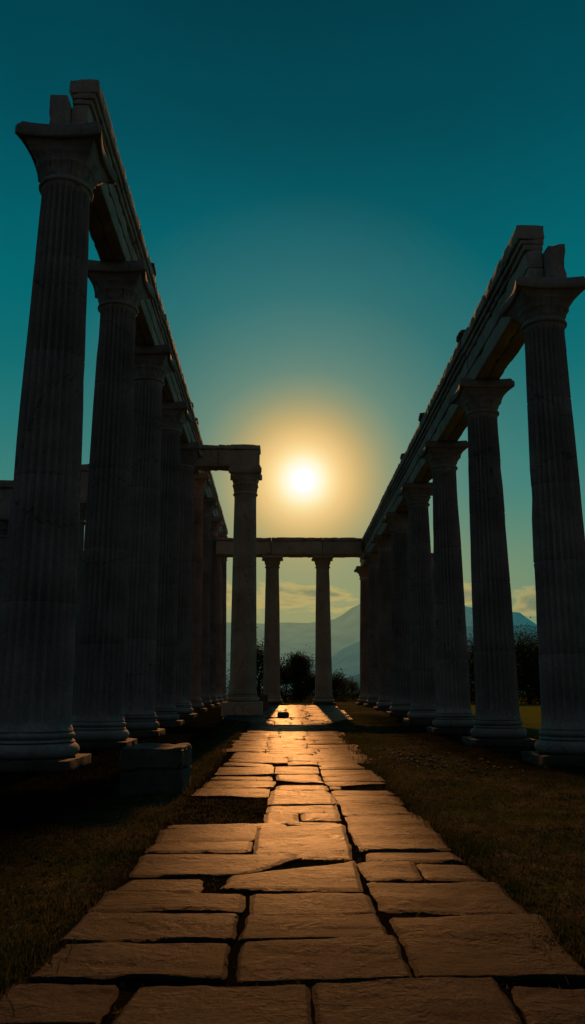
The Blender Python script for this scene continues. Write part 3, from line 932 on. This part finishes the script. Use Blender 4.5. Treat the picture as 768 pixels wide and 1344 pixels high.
for k, x, y, h, lab, grp in TREES:
    o = TP[k] if not used[k] else copy_tree(TP[k]); used[k] = 1
    o.location = (x, y, gz(y)); s = h / 5.0; o.scale = (s * rnd.uniform(0.9, 1.1), s, s); o.rotation_euler = (0, 0, rnd.uniform(0, 6.28))
    tag(o, lab, 'shrub' if k == 3 else 'tree', grp)

# ------------------------------------------------------------------ mountains
def ridge(name, pts, Y, depth, mat, amp, seed):
    """pts: (x/y slope, elevation slope) of the crest; a real range standing at distance Y"""
    vs = []; fs = []
    n = 260; k = 10
    a0, a1 = pts[0][0], pts[-1][0]
    for i in range(n + 1):
        a = a0 + (a1 - a0) * i / n
        for (p, q), (p2, q2) in zip(pts, pts[1:]):
            if p <= a <= p2:
                f = (a - p) / (p2 - p); f = f * f * (3 - 2 * f) * 0.5 + f * 0.5
                e = q + (q2 - q) * f; break
        hgt = e * Y + 1.5
        for j in range(k + 1):
            t = j / k
            y = Y - depth * (1 - t); x = a * Y
            z = hgt * t ** 1.3
            z += amp * Y * (noise.fractal(Vector((a * 30, t * 2.2, seed)), 0.9, 2.1, 6)) * (0.35 + 0.65 * t) * (0.15 if j == 0 else 1)
            vs.append((x, y, max(z, -2 if j == 0 else 0.0)))
    W = k + 1
    for i in range(n):
        for j in range(k):
            a = i * W + j; fs.append((a, a + W, a + W + 1, a + 1))
    me = bpy.data.meshes.new(name); me.from_pydata(vs, [], fs); me.shade_smooth(); me.materials.append(mat)
    o = bpy.data.objects.new(name, me); col.objects.link(o); o['kind'] = 'structure'
def az(px): return (px - 367.7) / 1082.4 / math.cos(R(12.41)) * 0.98
def ev(py): return math.tan(math.atan((py - 672) / -1082.4) + R(12.413))
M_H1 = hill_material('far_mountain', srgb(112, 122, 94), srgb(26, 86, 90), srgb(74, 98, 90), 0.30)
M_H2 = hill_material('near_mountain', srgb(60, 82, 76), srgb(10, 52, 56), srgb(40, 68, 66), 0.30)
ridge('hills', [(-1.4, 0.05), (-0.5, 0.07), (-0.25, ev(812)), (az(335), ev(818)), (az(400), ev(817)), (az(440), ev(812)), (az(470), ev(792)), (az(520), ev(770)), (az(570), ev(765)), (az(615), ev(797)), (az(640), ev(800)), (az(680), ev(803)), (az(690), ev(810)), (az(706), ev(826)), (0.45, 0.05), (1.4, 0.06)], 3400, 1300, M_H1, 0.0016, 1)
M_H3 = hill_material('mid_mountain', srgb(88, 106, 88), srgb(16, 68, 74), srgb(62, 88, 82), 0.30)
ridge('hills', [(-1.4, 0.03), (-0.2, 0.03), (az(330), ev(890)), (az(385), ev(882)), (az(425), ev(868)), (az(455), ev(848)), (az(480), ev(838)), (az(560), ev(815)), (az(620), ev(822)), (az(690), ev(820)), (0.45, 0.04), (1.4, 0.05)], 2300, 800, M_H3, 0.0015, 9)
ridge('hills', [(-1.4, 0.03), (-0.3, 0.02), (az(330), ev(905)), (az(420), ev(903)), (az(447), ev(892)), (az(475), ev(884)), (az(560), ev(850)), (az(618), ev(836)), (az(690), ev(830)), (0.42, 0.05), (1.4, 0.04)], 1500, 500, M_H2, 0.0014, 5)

# ------------------------------------------------------------------ sky
world = bpy.data.worlds.new('World'); scene.world = world; world.use_nodes = True
nt = world.node_tree; nt.nodes.clear(); L = nt.links.new
LAMP_EL, LAMP_AZ = R(23.5), R(1.0)
out = N(nt, 'ShaderNodeOutputWorld'); bg = N(nt, 'ShaderNodeBackground'); bg2 = N(nt, 'ShaderNodeBackground')
ad = N(nt, 'ShaderNodeAddShader'); L(bg.outputs[0], ad.inputs[0]); L(bg2.outputs[0], ad.inputs[1]); L(ad.outputs[0], out.inputs[0])
sky = N(nt, 'ShaderNodeTexSky'); sky.sky_type = 'NISHITA'; sky.sun_disc = False
sky.sun_elevation = LAMP_EL; sky.sun_rotation = LAMP_AZ
L(sky.outputs[0], bg2.inputs[0]); bg2.inputs[1].default_value = 0.0002
tc = N(nt, 'ShaderNodeTexCoord'); V = tc.outputs['Generated']
dt = N(nt, 'ShaderNodeVectorMath', operation='DOT_PRODUCT'); L(V, dt.inputs[0]); dt.inputs[1].default_value = sun_dir
ang = math_(nt, 'ARCCOSINE', math_(nt, 'MINIMUM', dt.outputs['Value'], 0.9999999))
deg = math_(nt, 'MULTIPLY', ang, 180 / math.pi)
fr = math_(nt, 'POWER', math_(nt, 'DIVIDE', deg, 180.0), 0.5)      # square-root scale: room for the glow
def st(d, c, k=1.0): return (math.sqrt(d / 180.0), tuple(q * k for q in srgb(*c)))
sx = N(nt, 'ShaderNodeSeparateXYZ'); L(V, sx.inputs[0])
hyp = math_(nt, 'MAXIMUM', sx.outputs[1], 0.05)
azt = math_(nt, 'DIVIDE', sx.outputs[0], hyp); elt = math_(nt, 'DIVIDE', sx.outputs[2], hyp)
# teal evening sky by height above the horizon
elev = math_(nt, 'MULTIPLY', math_(nt, 'ARCSINE', sx.outputs[2]), 1 / (math.pi / 2))
def se(d, c): return (d / 90.0, srgb(*c))
base = ramp(nt, [se(0, (92, 130, 104)), se(9, (84, 132, 112)), se(14, (58, 125, 118)), se(18, (36, 117, 116)), se(22, (14, 109, 113)), se(26.5, (0, 103, 110)), se(31, (0, 93, 103)), se(37, (0, 75, 87)), se(46, (0, 57, 70)), se(65, (3, 46, 58)), se(90, (10, 44, 54))])
L(math_(nt, 'MAXIMUM', elev, 0.0), base.inputs[0])
# the half of the sky away from the sun is a dull grey
back = maprange(nt, sx.outputs[1], 0.45, -0.25)
c = mixc(nt, back, base.outputs[0], srgb(56, 64, 69))
# faint unevenness of the haze
hn = N(nt, 'ShaderNodeTexNoise', Scale=3.5, Detail=5.0, Roughness=0.55); L(V, hn.inputs['Vector'])
hv = maprange(nt, hn.outputs[0], 0.3, 0.7, 0.93, 1.06)
hcm = N(nt, 'ShaderNodeCombineColor')
for q in range(3): L(hv, hcm.inputs[q])
c = mixc(nt, 1.0, c, hcm.outputs[0], 'MULTIPLY')
# glow around the sun
rp = ramp(nt, [st(0.0, (255, 255, 255)), st(0.7, (255, 255, 252)), st(1.05, (255, 252, 228)), st(1.5, (255, 245, 200)), st(2.1, (254, 224, 156)), st(2.9, (238, 199, 132)), st(4.1, (208, 178, 114)), st(5.8, (170, 163, 116)), st(7.7, (150, 160, 125)), st(20, (140, 160, 130))])
ra = ramp(nt, [(math.sqrt(d / 180), (a, a, a)) for d, a in ((0, 1), (3.2, 1), (4.1, 0.92), (5.8, 0.70), (7.7, 0.42), (9.6, 0.27), (13, 0.10), (19, 0.0))])
ang_n = math_(nt, 'MULTIPLY_ADD', math_(nt, 'SUBTRACT', hn.outputs[0], 0.5), 0.035, fr)
L(fr, rp.inputs[0]); L(math_(nt, 'ADD', math_(nt, 'MULTIPLY', fr, 0.5), math_(nt, 'MULTIPLY', ang_n, 0.5)), ra.inputs[0])
c = mixc(nt, ra.outputs[0], c, rp.outputs[0])
# warm band low in the west
fe = maprange(nt, elt, 0.06, 0.26, 1.0, 0.0)
fa = maprange(nt, math_(nt, 'ABSOLUTE', math_(nt, 'SUBTRACT', azt, 0.03)), 0.04, 0.52, 1.0, 0.0)
warm = math_(nt, 'MULTIPLY', math_(nt, 'MULTIPLY', fe, fa), 0.55)
c = mixc(nt, warm, c, srgb(178, 162, 98))
# cloud bank lying on the ridge
cv = N(nt, 'ShaderNodeCombineXYZ'); L(azt, cv.inputs[0]); L(math_(nt, 'MULTIPLY', elt, 2.6), cv.inputs[1])
cn = N(nt, 'ShaderNodeTexNoise', Scale=9.0, Detail=10.0, Roughness=0.58, Distortion=0.35); L(cv.outputs[0], cn.inputs['Vector'])
band = math_(nt, 'MULTIPLY', maprange(nt, elt, 0.075, 0.10), maprange(nt, elt, 0.115, 0.165, 1.0, 0.0))
dens = math_(nt, 'ADD', cn.outputs[0], math_(nt, 'MULTIPLY_ADD', band, 0.34, -0.36))
cm = maprange(nt, dens, 0.40, 0.50)
lit = maprange(nt, dens, 0.42, 0.60, 1.0, 0.0)
ccol = mixc(nt, lit, srgb(108, 116, 94), srgb(214, 184, 104))
fd = maprange(nt, math_(nt, 'ABSOLUTE', math_(nt, 'SUBTRACT', azt, 0.03)), 0.1, 0.5, 0.0, 0.55)
ccol = mixc(nt, fd, ccol, srgb(105, 112, 88))
c = mixc(nt, math_(nt, 'MULTIPLY', cm, 0.7), c, ccol)
L(c, bg.inputs[0])
core = maprange(nt, deg, 0.3, 0.9, 1.4, 1.0)
L(core, bg.inputs[1])

sd = bpy.data.lights.new('sun', 'SUN'); sd.energy = 2.3; sd.angle = R(0.6); sd.color = (1.0, 0.39, 0.105)
so = bpy.data.objects.new('sun', sd); col.objects.link(so)
dirv = Vector((math.cos(LAMP_EL) * math.sin(LAMP_AZ), math.cos(LAMP_EL) * math.cos(LAMP_AZ), math.sin(LAMP_EL)))
so.rotation_euler = (-dirv).to_track_quat('-Z', 'Y').to_euler(); so.location = (0, 40, 40)

# ------------------------------------------------------------------ camera
cd = bpy.data.cameras.new('camera'); cam = bpy.data.objects.new('camera', cd); col.objects.link(cam)
cd.sensor_fit = 'VERTICAL'; cd.sensor_height = 36.0; cd.sensor_width = 36.0; cd.lens = 1082.4 / 1344 * 36.0
cd.clip_start = 0.05; cd.clip_end = 9000
cam.location = (0, 0, 1.5); cam.rotation_euler = (R(90 + 12.413), 0, R(-0.842))
scene.camera = cam
scene.view_settings.view_transform = 'Standard'; scene.view_settings.look = 'None'; scene.view_settings.exposure = 0
scene.cycles.use_denoising = True
scene.cycles.max_bounces = 4; scene.cycles.diffuse_bounces = 2; scene.cycles.glossy_bounces = 2
